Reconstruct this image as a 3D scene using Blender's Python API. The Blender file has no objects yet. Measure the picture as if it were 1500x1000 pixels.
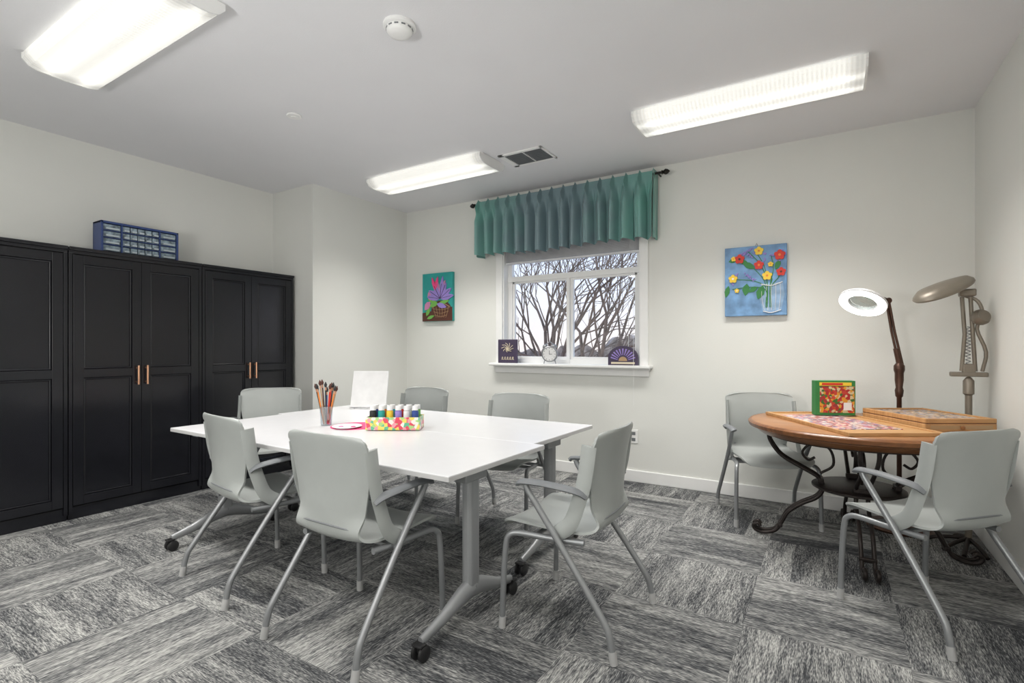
import bpy, bmesh, math, random
from mathutils import Vector, Matrix
random.seed(7)
scene = bpy.context.scene
scene.view_settings.view_transform = 'Standard'
scene.view_settings.exposure = 0.0

# ------------------------------------------------------------------ materials
def nt(name):
    m = bpy.data.materials.new(name); m.use_nodes = True
    return m, m.node_tree.nodes, m.node_tree.links, m.node_tree.nodes['Principled BSDF']

def mat(name, col, rough=0.5, metal=0.0, var=0.05, scale=12.0, bump=0.0, bscale=200.0, coat=0.0, emit=None, estr=0.0, alpha=None):
    m, N, L, b = nt(name)
    tc = N.new('ShaderNodeTexCoord')
    no = N.new('ShaderNodeTexNoise'); no.inputs['Scale'].default_value = scale; no.inputs['Detail'].default_value = 3
    L.new(tc.outputs['Object'], no.inputs['Vector'])
    r = N.new('ShaderNodeValToRGB')
    c0 = [max(0, c*(1-var)) for c in col[:3]]; c1 = [min(1, c*(1+var)) for c in col[:3]]
    r.color_ramp.elements[0].position = 0.3; r.color_ramp.elements[1].position = 0.7
    r.color_ramp.elements[0].color = (*c0, 1); r.color_ramp.elements[1].color = (*c1, 1)
    L.new(no.outputs['Fac'], r.inputs['Fac']); L.new(r.outputs['Color'], b.inputs['Base Color'])
    b.inputs['Roughness'].default_value = rough; b.inputs['Metallic'].default_value = metal
    b.inputs['Coat Weight'].default_value = coat
    if bump > 0:
        n2 = N.new('ShaderNodeTexNoise'); n2.inputs['Scale'].default_value = bscale; n2.inputs['Detail'].default_value = 2
        L.new(tc.outputs['Object'], n2.inputs['Vector'])
        bp = N.new('ShaderNodeBump'); bp.inputs['Strength'].default_value = bump; bp.inputs['Distance'].default_value = 0.003
        L.new(n2.outputs['Fac'], bp.inputs['Height']); L.new(bp.outputs['Normal'], b.inputs['Normal'])
    if emit:
        b.inputs['Emission Color'].default_value = (*emit, 1); b.inputs['Emission Strength'].default_value = estr
    return m

def wood(name, c0, c1, rough=0.35, sc=(3, 40, 3), coat=0.2):
    m, N, L, b = nt(name)
    tc = N.new('ShaderNodeTexCoord'); mp = N.new('ShaderNodeMapping'); mp.inputs['Scale'].default_value = sc
    no = N.new('ShaderNodeTexNoise'); no.inputs['Scale'].default_value = 1.5; no.inputs['Detail'].default_value = 6; no.inputs['Distortion'].default_value = 0.6
    L.new(tc.outputs['Object'], mp.inputs['Vector']); L.new(mp.outputs['Vector'], no.inputs['Vector'])
    r = N.new('ShaderNodeValToRGB'); r.color_ramp.elements[0].position = 0.3; r.color_ramp.elements[1].position = 0.7
    r.color_ramp.elements[0].color = (*c0, 1); r.color_ramp.elements[1].color = (*c1, 1)
    L.new(no.outputs['Fac'], r.inputs['Fac']); L.new(r.outputs['Color'], b.inputs['Base Color'])
    b.inputs['Roughness'].default_value = rough; b.inputs['Coat Weight'].default_value = coat
    return m

M = {}
M['wall'] = mat('wall_paint', (0.735, 0.74, 0.705), 0.75, var=0.012, scale=2, bump=0.2, bscale=160)
M['ceil'] = mat('ceiling_paint', (0.79, 0.79, 0.81), 0.85, var=0.012, scale=2, bump=0.25, bscale=120)
M['trim'] = mat('trim_white', (0.84, 0.84, 0.83), 0.4, var=0.01)
M['white_lam'] = mat('white_laminate', (0.74, 0.74, 0.76), 0.25, var=0.01)
M['edge'] = mat('table_edge_band', (0.50, 0.50, 0.50), 0.5, var=0.02)
M['cab'] = mat('black_brown_paint', (0.009, 0.0095, 0.013), 0.22, var=0.15, scale=4)
M['copper'] = mat('copper', (0.75, 0.42, 0.27), 0.3, 1.0)
M['chair'] = mat('grey_plastic', (0.38, 0.40, 0.39), 0.40, var=0.02, bump=0.1, bscale=500)
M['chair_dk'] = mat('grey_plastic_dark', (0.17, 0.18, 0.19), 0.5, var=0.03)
M['silver'] = mat('silver_paint', (0.30, 0.31, 0.32), 0.35, 0.5, var=0.02)
M['tip'] = mat('glide_plastic', (0.42, 0.42, 0.42), 0.5)
M['tleg'] = mat('table_leg_silver', (0.33, 0.34, 0.35), 0.38, 0.4, var=0.02)
M['black'] = mat('black_rubber', (0.015, 0.015, 0.016), 0.45)
M['iron'] = mat('wrought_iron', (0.035, 0.028, 0.026), 0.45, 0.6, var=0.3, scale=30, bump=0.4, bscale=120)
M['bronze'] = mat('bronze_stand', (0.10, 0.055, 0.04), 0.4, 0.7, var=0.2)
M['beige_metal'] = mat('beige_metal', (0.24, 0.21, 0.17), 0.4, 0.4, var=0.05)
M['wood'] = wood('honey_oak', (0.23, 0.09, 0.028), (0.42, 0.195, 0.07))
M['wood_rim'] = wood('dark_oak_rim', (0.14, 0.05, 0.016), (0.26, 0.105, 0.036))
M['wood2'] = wood('tray_wood', (0.42, 0.22, 0.085), (0.56, 0.32, 0.14), 0.5, coat=0.0)
M['blue'] = mat('blue_plastic', (0.03, 0.06, 0.19), 0.4)
M['drawer'] = mat('clear_drawer', (0.20, 0.26, 0.30), 0.2, var=0.6, scale=30)
M['drawer_lip'] = mat('drawer_lip', (0.45, 0.51, 0.55), 0.25)
M['rod'] = mat('rod_black', (0.02, 0.018, 0.016), 0.4, 0.6)
M['blind'] = mat('blind_white', (0.74, 0.74, 0.75), 0.5)
M['bark'] = mat('bark', (0.20, 0.145, 0.115), 0.9, var=0.4, scale=8)
M['grass'] = mat('dry_ground', (0.38, 0.31, 0.22), 0.95, var=0.4, scale=1.0)
M['hedge'] = mat('far_trees', (0.42, 0.33, 0.27), 0.95, var=0.5, scale=2.0)
def pc(n, c, **k): M[n] = mat('paint_'+n, c, 0.55, **k)
pc('red', (0.62, 0.035, 0.02)); pc('yellow', (0.85, 0.58, 0.05)); pc('green', (0.03, 0.20, 0.05)); pc('lgreen', (0.16, 0.42, 0.08))
pc('pink', (0.80, 0.07, 0.24)); pc('lilac', (0.30, 0.22, 0.58)); pc('cyan', (0.05, 0.50, 0.60)); pc('orange', (0.80, 0.25, 0.04))
pc('navy', (0.03, 0.07, 0.28)); pc('white', (0.76, 0.76, 0.76)); pc('brown', (0.085, 0.025, 0.015)); pc('teal', (0.02, 0.33, 0.31))
pc('mauve', (0.55, 0.22, 0.40)); pc('plum', (0.05, 0.035, 0.075)); pc('cream', (0.68, 0.60, 0.45)); pc('skyp', (0.16, 0.31, 0.53), var=0.3)
pc('blackp', (0.02, 0.02, 0.02)); pc('tan', (0.42, 0.28, 0.15)); pc('vase', (0.28, 0.42, 0.60), var=0.3)

def glassy(name, fac, tint, rough):
    m = bpy.data.materials.new(name); m.use_nodes = True; N = m.node_tree.nodes; L = m.node_tree.links; N.clear()
    o = N.new('ShaderNodeOutputMaterial'); mx = N.new('ShaderNodeMixShader'); t = N.new('ShaderNodeBsdfTransparent'); g = N.new('ShaderNodeBsdfGlossy')
    g.inputs['Roughness'].default_value = rough; mx.inputs[0].default_value = fac
    t.inputs['Color'].default_value = (*tint, 1)
    L.new(t.outputs[0], mx.inputs[1]); L.new(g.outputs[0], mx.inputs[2]); L.new(mx.outputs[0], o.inputs[0]); return m
M['glass'] = glassy('window_glass', 0.05, (0.97, 0.98, 1), 0.02)
M['clear'] = glassy('clear_acrylic', 0.2, (0.85, 0.88, 0.9), 0.08)
M['lensglass'] = glassy('magnifier_glass', 0.12, (0.80, 0.84, 0.84), 0.05)

def mth(N, L, op, a, b=None, c=None):
    n = N.new('ShaderNodeMath'); n.operation = op
    for i, v in enumerate((a, b, c)):
        if v is None: continue
        if isinstance(v, (int, float)): n.inputs[i].default_value = v
        else: L.new(v, n.inputs[i])
    return n.outputs[0]

LENS_HI, LENS_LO = 0.80, 0.74
def lens_mat():
    m, N, L, b = nt('prismatic_lens')
    tc = N.new('ShaderNodeTexCoord'); s = N.new('ShaderNodeSeparateXYZ'); L.new(tc.outputs['Object'], s.inputs[0])
    ay = mth(N, L, 'ABSOLUTE', s.outputs[1])
    d = mth(N, L, 'SUBTRACT', ay, 0.080); d = mth(N, L, 'DIVIDE', d, 0.035); d = mth(N, L, 'MULTIPLY', d, d)
    g = mth(N, L, 'MULTIPLY', d, -1.0); g = mth(N, L, 'EXPONENT', g)
    ax = mth(N, L, 'ABSOLUTE', s.outputs[0])
    en = mth(N, L, 'SUBTRACT', 0.70, ax); en = mth(N, L, 'MULTIPLY', en, 7.0); en = mth(N, L, 'MINIMUM', en, 1.0); en = mth(N, L, 'MAXIMUM', en, 0.5)
    w = mth(N, L, 'MULTIPLY', s.outputs[0], 260.0); w = mth(N, L, 'SINE', w); w = mth(N, L, 'MULTIPLY', w, 0.10); w = mth(N, L, 'ADD', w, 0.97)
    st = mth(N, L, 'MULTIPLY_ADD', g, LENS_HI, LENS_LO); st = mth(N, L, 'MULTIPLY', st, en); st = mth(N, L, 'MULTIPLY', st, w)
    b.inputs['Base Color'].default_value = (0.45, 0.45, 0.44, 1); b.inputs['Roughness'].default_value = 0.3
    b.inputs['Emission Color'].default_value = (1.0, 0.98, 0.90, 1); L.new(st, b.inputs['Emission Strength'])
    return m
M['lens'] = lens_mat()

def carpet_mat():
    m, N, L, b = nt('carpet_tiles')
    geo = N.new('ShaderNodeNewGeometry'); s = N.new('ShaderNodeSeparateXYZ'); L.new(geo.outputs['Position'], s.inputs[0])
    S = 0.60
    X = mth(N, L, 'ADD', s.outputs[0], 20.13); Y = mth(N, L, 'ADD', s.outputs[1], 20.3)
    cx = mth(N, L, 'FLOOR', mth(N, L, 'DIVIDE', X, S)); cy = mth(N, L, 'FLOOR', mth(N, L, 'DIVIDE', Y, S))
    par = mth(N, L, 'MODULO', mth(N, L, 'ADD', cx, cy), 2.0)
    inv = mth(N, L, 'SUBTRACT', 1.0, par)
    u = mth(N, L, 'ADD', mth(N, L, 'MULTIPLY', X, par), mth(N, L, 'MULTIPLY', Y, inv))
    v = mth(N, L, 'ADD', mth(N, L, 'MULTIPLY', Y, par), mth(N, L, 'MULTIPLY', X, inv))
    pid = mth(N, L, 'FLOOR', mth(N, L, 'DIVIDE', v, S/4))
    cmb = N.new('ShaderNodeCombineXYZ'); L.new(mth(N, L, 'FLOOR', mth(N, L, 'DIVIDE', u, S)), cmb.inputs[0]); L.new(pid, cmb.inputs[1]); L.new(par, cmb.inputs[2])
    wn = N.new('ShaderNodeTexWhiteNoise'); wn.noise_dimensions = '3D'; L.new(cmb.outputs[0], wn.inputs['Vector'])
    rnd = wn.outputs['Value']
    def nz(su, sv, off, det=2.0):
        c = N.new('ShaderNodeCombineXYZ'); L.new(mth(N, L, 'MULTIPLY', u, su), c.inputs[0]); L.new(mth(N, L, 'MULTIPLY', v, sv), c.inputs[1])
        L.new(mth(N, L, 'MULTIPLY_ADD', rnd, 5.0, off), c.inputs[2])
        n = N.new('ShaderNodeTexNoise'); n.inputs['Scale'].default_value = 1.0; n.inputs['Detail'].default_value = det; n.inputs['Roughness'].default_value = 0.6
        L.new(c.outputs[0], n.inputs['Vector']); return n.outputs['Fac']
    fine = nz(40, 290, 3.0, 1.0); med = nz(9, 110, 11.0); big = nz(2.0, 13, 23.0)
    t = mth(N, L, 'MULTIPLY', fine, 1.15)
    t = mth(N, L, 'ADD', t, mth(N, L, 'MULTIPLY', med, 0.70))
    t = mth(N, L, 'ADD', t, mth(N, L, 'MULTIPLY', big, 0.74))
    t = mth(N, L, 'ADD', t, mth(N, L, 'MULTIPLY', mth(N, L, 'POWER', rnd, 0.5), 0.24))
    t = mth(N, L, 'SUBTRACT', t, 0.985)
    r = N.new('ShaderNodeValToRGB'); cr = r.color_ramp
    cr.elements[0].position = 0.20; cr.elements[0].color = (0.040, 0.042, 0.046, 1)
    cr.elements[1].position = 0.82; cr.elements[1].color = (0.45, 0.45, 0.43, 1)
    e = cr.elements.new(0.38); e.color = (0.105, 0.108, 0.112, 1)
    e = cr.elements.new(0.56); e.color = (0.225, 0.226, 0.222, 1)
    L.new(t, r.inputs['Fac']); L.new(r.outputs['Color'], b.inputs['Base Color'])
    b.inputs['Roughness'].default_value = 0.95; b.inputs['Specular IOR Level'].default_value = 0.1
    bp = N.new('ShaderNodeBump'); bp.inputs['Strength'].default_value = 0.4; bp.inputs['Distance'].default_value = 0.003
    L.new(fine, bp.inputs['Height']); L.new(bp.outputs['Normal'], b.inputs['Normal'])
    return m
M['carpet'] = carpet_mat()

def silk_mat():
    m, N, L, b = nt('teal_silk')
    tc = N.new('ShaderNodeTexCoord'); s = N.new('ShaderNodeSeparateXYZ'); L.new(tc.outputs['Object'], s.inputs[0])
    ax = mth(N, L, 'ABSOLUTE', mth(N, L, 'SUBTRACT', s.outputs[0], -0.05))
    no = N.new('ShaderNodeTexNoise'); no.inputs['Scale'].default_value = 5; no.inputs['Detail'].default_value = 1
    L.new(tc.outputs['Object'], no.inputs['Vector'])
    t = mth(N, L, 'ADD', mth(N, L, 'MULTIPLY', ax, 0.65), mth(N, L, 'MULTIPLY', no.outputs['Fac'], 0.5))
    r = N.new('ShaderNodeValToRGB'); r.color_ramp.elements[0].position = 0.42; r.color_ramp.elements[1].position = 1.0
    r.color_ramp.elements[0].color = (0.18, 0.26, 0.285, 1); r.color_ramp.elements[1].color = (0.17, 0.41, 0.35, 1)
    L.new(t, r.inputs['Fac']); L.new(r.outputs['Color'], b.inputs['Base Color'])
    b.inputs['Roughness'].default_value = 0.36; b.inputs['Metallic'].default_value = 0.15; b.inputs['Sheen Weight'].default_value = 0.1
    return m
M['silk'] = silk_mat()

def boxart_mat(name, sc, cols, rough=0.3):
    m, N, L, b = nt(name)
    tc = N.new('ShaderNodeTexCoord'); v = N.new('ShaderNodeTexVoronoi'); v.inputs['Scale'].default_value = sc
    L.new(tc.outputs['Object'], v.inputs['Vector']); s = N.new('ShaderNodeSeparateColor'); L.new(v.outputs['Color'], s.inputs[0])
    r = N.new('ShaderNodeValToRGB'); r.color_ramp.interpolation = 'CONSTANT'
    while len(r.color_ramp.elements) < len(cols): r.color_ramp.elements.new(0.5)
    for i, c in enumerate(cols):
        r.color_ramp.elements[i].position = i/len(cols); r.color_ramp.elements[i].color = (*c, 1)
    L.new(s.outputs[0], r.inputs['Fac']); L.new(r.outputs['Color'], b.inputs['Base Color']); b.inputs['Roughness'].default_value = rough
    return m
M['boxart'] = boxart_mat('puzzle_box_art', 60, [(0.4, 0.02, 0.02), (0.65, 0.3, 0.03), (0.5, 0.05, 0.03), (0.6, 0.5, 0.3), (0.05, 0.15, 0.03), (0.3, 0.03, 0.04)])
M['striped'] = boxart_mat('paint_tray_art', 45, [(0.65, 0.06, 0.1), (0.75, 0.6, 0.12), (0.1, 0.42, 0.25), (0.75, 0.3, 0.35), (0.75, 0.72, 0.66), (0.35, 0.58, 0.2)])
M['puzzle'] = boxart_mat('jigsaw_print', 50, [(0.35, 0.06, 0.07), (0.55, 0.42, 0.40), (0.20, 0.12, 0.10), (0.62, 0.56, 0.50), (0.45, 0.16, 0.22), (0.16, 0.18, 0.30), (0.60, 0.35, 0.25)], 0.5)
M['pieces'] = boxart_mat('loose_piece_print', 60, [(0.30, 0.20, 0.12), (0.50, 0.42, 0.36), (0.12, 0.10, 0.10), (0.55, 0.33, 0.15), (0.22, 0.20, 0.26)], 0.5)

# ------------------------------------------------------------------ mesh helpers
def finish(name, me, m, parent=None, loc=None, rot=None, smooth=False, split=None):
    o = bpy.data.objects.new(name, me); scene.collection.objects.link(o)
    if m: me.materials.append(m)
    if smooth:
        for p in me.polygons: p.use_smooth = True
    if split:
        md = o.modifiers.new('es', 'EDGE_SPLIT'); md.split_angle = math.radians(split)
    if parent: o.parent = parent
    if loc: o.location = loc
    if rot: o.rotation_euler = rot
    return o

def empty(name, loc=(0, 0, 0), rz=0.0, parent=None):
    e = bpy.data.objects.new(name, None); e.empty_display_size = 0.1; scene.collection.objects.link(e)
    e.location = loc; e.rotation_euler = (0, 0, rz)
    if parent: e.parent = parent
    return e

def box(name, c, s, m, parent=None, bevel=0.0, rot=None, seg=2):
    bm = bmesh.new(); bmesh.ops.create_cube(bm, size=1.0)
    bmesh.ops.scale(bm, vec=s, verts=bm.verts)
    if bevel > 0: bmesh.ops.bevel(bm, geom=bm.edges[:], offset=min(bevel, min(s)*0.45), segments=seg, affect='EDGES', profile=0.5)
    me = bpy.data.meshes.new(name); bm.to_mesh(me); bm.free()
    return finish(name, me, m, parent, c, rot)

def boxes(name, lst, m, parent=None, bevel=0.0, loc=None, rot=None):
    bm = bmesh.new()
    for c, s in lst:
        b2 = bmesh.new(); bmesh.ops.create_cube(b2, size=1.0); bmesh.ops.scale(b2, vec=s, verts=b2.verts)
        if bevel > 0: bmesh.ops.bevel(b2, geom=b2.edges[:], offset=min(bevel, min(s)*0.45), segments=2, affect='EDGES', profile=0.5)
        bmesh.ops.translate(b2, vec=c, verts=b2.verts)
        t = bpy.data.meshes.new('t'); b2.to_mesh(t); b2.free(); bm.from_mesh(t); bpy.data.meshes.remove(t)
    me = bpy.data.meshes.new(name); bm.to_mesh(me); bm.free()
    return finish(name, me, m, parent, loc, rot)

def catmull(P, n=6):
    P = [Vector(p) for p in P]; out = []
    Q = [P[0]*2-P[1]] + P + [P[-1]*2-P[-2]]
    for i in range(1, len(Q)-2):
        for k in range(n):
            t = k/n; a, b, c, d = Q[i-1], Q[i], Q[i+1], Q[i+2]
            out.append(0.5*((2*b)+(c-a)*t+(2*a-5*b+4*c-d)*t*t+(3*b-a-3*c+d)*t**3))
    out.append(P[-1]); return out

def sweep_into(verts, faces, P, r, seg=10, sx=1.0, sy=1.0, up=None):
    P = [Vector(p) for p in P]; n = len(P)
    R = r if isinstance(r, (list, tuple)) else [r]*n
    prev = None; base = len(verts)
    for i in range(n):
        t = (P[min(i+1, n-1)]-P[max(i-1, 0)])
        if t.length < 1e-9: t = Vector((0, 0, 1))
        t.normalize()
        if prev is None:
            a = Vector(up) if up else (Vector((1, 0, 0)) if abs(t.x) < 0.8 else Vector((0, 1, 0)))
            nrm = (a - t*a.dot(t)).normalized()
        else: nrm = (prev - t*prev.dot(t)).normalized()
        prev = nrm; bi = t.cross(nrm)
        for k in range(seg):
            an = 2*math.pi*k/seg
            verts.append(P[i] + nrm*math.cos(an)*R[i]*sx + bi*math.sin(an)*R[i]*sy)
    for i in range(n-1):
        for k in range(seg):
            a = base+i*seg+k; b = base+i*seg+(k+1) % seg
            faces.append((a, b, b+seg, a+seg))
    faces.append(tuple(base+k for k in range(seg))[::-1]); faces.append(tuple(base+(n-1)*seg+k for k in range(seg)))

def tubes(name, paths, r, m, parent=None, seg=10, smoothn=0, sx=1.0, sy=1.0, up=None, loc=None, rot=None):
    V, F = [], []
    for p in paths:
        if smoothn: p = catmull(p, smoothn)
        sweep_into(V, F, p, r, seg, sx, sy, up)
    me = bpy.data.meshes.new(name); me.from_pydata([tuple(v) for v in V], [], F); me.update()
    return finish(name, me, m, parent, loc, rot, smooth=True, split=50)

def lathe(name, prof, m, parent=None, loc=None, rot=None, seg=32):
    V, F = [], []; n = len(prof)
    for (r, z) in prof:
        for k in range(seg):
            a = 2*math.pi*k/seg; V.append((r*math.cos(a), r*math.sin(a), z))
    for i in range(n-1):
        for k in range(seg):
            a = i*seg+k; b = i*seg+(k+1) % seg
            F.append((a, b, b+seg, a+seg))
    if prof[0][0] > 1e-5: F.append(tuple(range(seg))[::-1])
    if prof[-1][0] > 1e-5: F.append(tuple((n-1)*seg+k for k in range(seg)))
    me = bpy.data.meshes.new(name); me.from_pydata(V, [], F); me.update()
    bm = bmesh.new(); bm.from_mesh(me); bmesh.ops.remove_doubles(bm, verts=bm.verts, dist=1e-5); bmesh.ops.recalc_face_normals(bm, faces=bm.faces); bm.to_mesh(me); bm.free()
    return finish(name, me, m, parent, loc, rot, smooth=True, split=40)

def ring(name, prof, m, parent=None, loc=None, rot=None, seg=48):
    V, F = [], []; n = len(prof)
    for (r, z) in prof:
        for k in range(seg):
            a = 2*math.pi*k/seg; V.append((r*math.cos(a), r*math.sin(a), z))
    for i in range(n):
        for k in range(seg):
            j = (i+1) % n
            F.append((i*seg+k, i*seg+(k+1) % seg, j*seg+(k+1) % seg, j*seg+k))
    me = bpy.data.meshes.new(name); me.from_pydata(V, [], F); me.update()
    bm = bmesh.new(); bm.from_mesh(me); bmesh.ops.recalc_face_normals(bm, faces=bm.faces); bm.to_mesh(me); bm.free()
    return finish(name, me, m, parent, loc, rot, smooth=True, split=40)

def gridsurf(name, fn, nu, nv, m, parent=None, thick=0.0, loc=None, rot=None, offset=0.0):
    V = [tuple(fn(i/(nu-1), j/(nv-1))) for j in range(nv) for i in range(nu)]
    F = [(j*nu+i, j*nu+i+1, (j+1)*nu+i+1, (j+1)*nu+i) for j in range(nv-1) for i in range(nu-1)]
    me = bpy.data.meshes.new(name); me.from_pydata(V, [], F); me.update()
    o = finish(name, me, m, parent, loc, rot, smooth=True)
    if thick:
        s = o.modifiers.new('sol', 'SOLIDIFY'); s.thickness = thick; s.offset = offset
        e = o.modifiers.new('es', 'EDGE_SPLIT'); e.split_angle = math.radians(50)
    return o

def prisms(name, polys, y0, y1, m, parent=None, loc=None, rot=None):
    """flat painted shapes; each successive stroke sits a hair proud of the last"""
    V, F = [], []
    for i_, poly in enumerate(polys):
        b = len(V); n = len(poly); yy = y0-0.00006*i_
        V += [(x, yy, z) for x, z in poly]+[(x, y1, z) for x, z in poly]
        F += [tuple(b+i for i in range(n)), tuple(b+n+i for i in range(n))[::-1]]+[(b+i, b+i+n, b+(i+1) % n+n, b+(i+1) % n) for i in range(n)]
    me = bpy.data.meshes.new(name); me.from_pydata(V, [], F); me.update()
    bm = bmesh.new(); bm.from_mesh(me); bmesh.ops.recalc_face_normals(bm, faces=bm.faces); bm.to_mesh(me); bm.free()
    return finish(name, me, m, parent, loc, rot)
def prism(name, poly, y0, y1, m, parent=None, loc=None, rot=None): return prisms(name, [poly], y0, y1, m, parent, loc, rot)

# ------------------------------------------------------------------ room
H = 2.884; XL = -5.05; XR = 0.845; YB = 4.64; YF = -2.4; XBUMP = -4.39; YBUMP = 3.30
T = 0.16
box('floor', ((XL+XR)/2, (YB+YF)/2, -0.05), (XR-XL+2*T, YB-YF+2*T, 0.10), M['carpet'])
box('ceiling', ((XL+XR)/2, (YB+YF)/2, H+0.05), (XR-XL+2*T, YB-YF+2*T, 0.10), M['ceil'])
WX0, WX1, WZ0, WZ1 = -2.99, -1.485, 1.07, 2.36
boxes('wall_back', [(((XL+WX0)/2, YB+T/2, H/2), (WX0-XL, T, H)), (((WX1+XR)/2, YB+T/2, H/2), (XR-WX1, T, H)),
                    (((WX0+WX1)/2, YB+T/2, WZ0/2), (WX1-WX0, T, WZ0)), (((WX0+WX1)/2, YB+T/2, (WZ1+H)/2), (WX1-WX0, T, H-WZ1))], M['wall'])
box('wall_right', (XR+T/2, (YB+YF)/2, H/2), (T, YB-YF+2*T, H), M['wall'])
box('wall_left', (XL-T/2, (YB+YF)/2, H/2), (T, YB-YF+2*T, H), M['wall'])
box('wall_front', ((XL+XR)/2, YF-T/2, H/2), (XR-XL, T, H), M['wall'])
box('wall_alcove', ((XL+XBUMP)/2, (YBUMP+YB)/2, H/2), (XBUMP-XL, YB-YBUMP, H), M['wall'])

def baseboard(name, c, s): box(name, c, s, M['trim'], bevel=0.006)
baseboard('baseboard_back', ((XBUMP+XR)/2, YB-0.008, 0.055), (XR-XBUMP, 0.016, 0.11))
baseboard('baseboard_right', (XR-0.008, (YB+YF)/2-0.01, 0.055), (0.016, YB-YF-0.02, 0.11))
baseboard('baseboard_alcove', (XBUMP+0.008, (YBUMP+YB)/2-0.01, 0.055), (0.016, YB-YBUMP-0.02, 0.11))
baseboard('baseboard_left', (XL+0.008, (YF+0.3)/2, 0.055), (0.016, 0.3-YF, 0.11))

# ------------------------------------------------------------------ window
W = empty('window_1', ((WX0+WX1)/2, YB, WZ0))
ww = WX1-WX0; wh = WZ1-WZ0; hx = ww/2
boxes('casing', [((-hx-0.04, -0.01, wh/2+0.02), (0.08, 0.022, wh+0.12)), ((hx+0.04, -0.01, wh/2+0.02), (0.08, 0.022, wh+0.12)), ((0, -0.01, wh+0.05), (ww+0.16, 0.022, 0.09))], M['trim'], W, 0.004)
boxes('jamb_liner', [((-hx+0.006, T/2, wh/2), (0.012, T, wh)), ((hx-0.006, T/2, wh/2), (0.012, T, wh)), ((0, T/2, wh-0.006), (ww, T, 0.012))], M['trim'], W)
box('stool_sill', (0, 0.02, -0.004), (ww+0.24, 0.25, 0.028), M['trim'], W, 0.008)
boxes('apron', [((0, -0.012, -0.055), (ww+0.18, 0.024, 0.075)), ((0, -0.016, -0.026), (ww+0.2, 0.034, 0.018))], M['trim'], W, 0.004)
fz = 0.91
fr = [((-hx+0.035, 0.11, wh/2), (0.05, 0.05, wh)), ((hx-0.035, 0.11, wh/2), (0.05, 0.05, wh)), ((0, 0.11, 0.03), (ww, 0.05, 0.05)),
      ((0, 0.11, wh-0.03), (ww, 0.05, 0.05)), ((0, 0.105, fz), (ww, 0.06, 0.055)), ((-0.02, 0.105, fz/2), (0.035, 0.055, fz)), ((0.012, 0.12, fz/2), (0.03, 0.04, fz)),
      ((-hx+0.07, 0.118, fz/2), (0.03, 0.03, fz)), ((hx-0.07, 0.118, fz/2), (0.03, 0.03, fz)), ((0, 0.118, 0.065), (ww-0.1, 0.03, 0.03)), ((0, 0.118, fz-0.035), (ww-0.1, 0.03, 0.025))]
boxes('vinyl_frame', fr, M['trim'], W, 0.003)
box('glass_pane', (0, 0.125, wh/2), (ww-0.06, 0.004, wh-0.06), M['glass'], W)
sl = [((0, 0.045, wh-0.03), (ww-0.03, 0.045, 0.045))]
for i in range(16): sl.append(((0, 0.045, wh-0.06-i*0.009), (ww-0.04, 0.045, 0.004)))
sl.append(((0, 0.045, wh-0.215), (ww-0.04, 0.042, 0.020)))
boxes('blind_stack', sl, M['blind'], W, 0.001)
tubes('blind_cord', [[(hx-0.10, 0.02, wh-0.1), (hx-0.10, -0.04, wh-0.3), (hx-0.10, -0.035, 0.05)]], 0.002, M['white'], W, 6)
tubes('tilt_wand', [[(hx-0.02, -0.13, wh-0.2), (hx-0.02, -0.13, -0.35)]], 0.0016, M['white'], W, 6)

# ------------------------------------------------------------------ valance
VX0, VX1, VZ0, VZ1, VY = -3.22, -1.32, 2.215, 2.80, 4.50
V = empty('pleated_valance', ((VX0+VX1)/2, VY, VZ1))
NP = 15
jit = [random.uniform(-0.3, 0.3) for _ in range(NP+1)]
def valf(u, t):
    w = VX1-VX0; x = (u-0.5)*w; h = VZ1-VZ0
    ph = u*NP; k = min(NP-1, int(ph)); f = ph-k
    d = min(f, 1-f)
    y = 0.012
    pin = math.exp(-(d/0.06)**2)
    y -= 0.060*pin*math.exp(-((t-0.13)/0.10)**2)
    rel = min(1.0, max(0.0, (t-0.10)/0.30))
    g = math.cos(2*math.pi*f)
    y -= rel*(0.046+0.016*jit[k])*g
    y -= rel*0.016*math.cos(4*math.pi*f+jit[k]*4)
    y -= 0.022*rel
    x += 0.026*math.sin(2*math.pi*f)*rel*(0.7+jit[k]) + 0.010*math.sin(ph*1.9)*t
    z = -h*t + 0.010*math.sin(u*9+1)*t + rel*0.008*g*t
    z += (1-t)*(0.012+0.022*pin)
    return (x, y, z)
gridsurf('gathered_cloth', valf, NP*24+1, 30, M['silk'], V, 0.003)
def retf(sgn):
    def f(u, t):
        return (sgn*(VX1-VX0)/2 + sgn*0.012*math.sin(u*6)*t, -0.03*t+u*(0.13+0.03*t), -(VZ1-VZ0)*t+0.025*(1-t))
    return f
gridsurf('return_left', retf(-1), 10, 8, M['silk'], V, 0.004)
gridsurf('return_right', retf(1), 10, 8, M['silk'], V, 0.004)
Rd = empty('rod_assembly', (0, 0.035, -0.01), parent=V)
rl = (VX1-VX0)/2+0.06
tubes('rod', [[(-rl, 0, 0), (rl, 0, 0)]], 0.011, M['rod'], Rd)
for s_ in (-1, 1):
    lathe('finial', [(0.0, -0.0), (0.012, 0.0), (0.02, 0.006), (0.012, 0.014), (0.026, 0.035), (0.02, 0.055), (0.006, 0.07), (0, 0.075)], M['rod'], Rd, (s_*rl, 0, 0), (0, s_*math.pi/2, 0), 16)
    tubes('bracket', [[(s_*(rl-0.035), 0.0, 0), (s_*(rl-0.035), 0.105, 0)]], 0.007, M['rod'], Rd)

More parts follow.
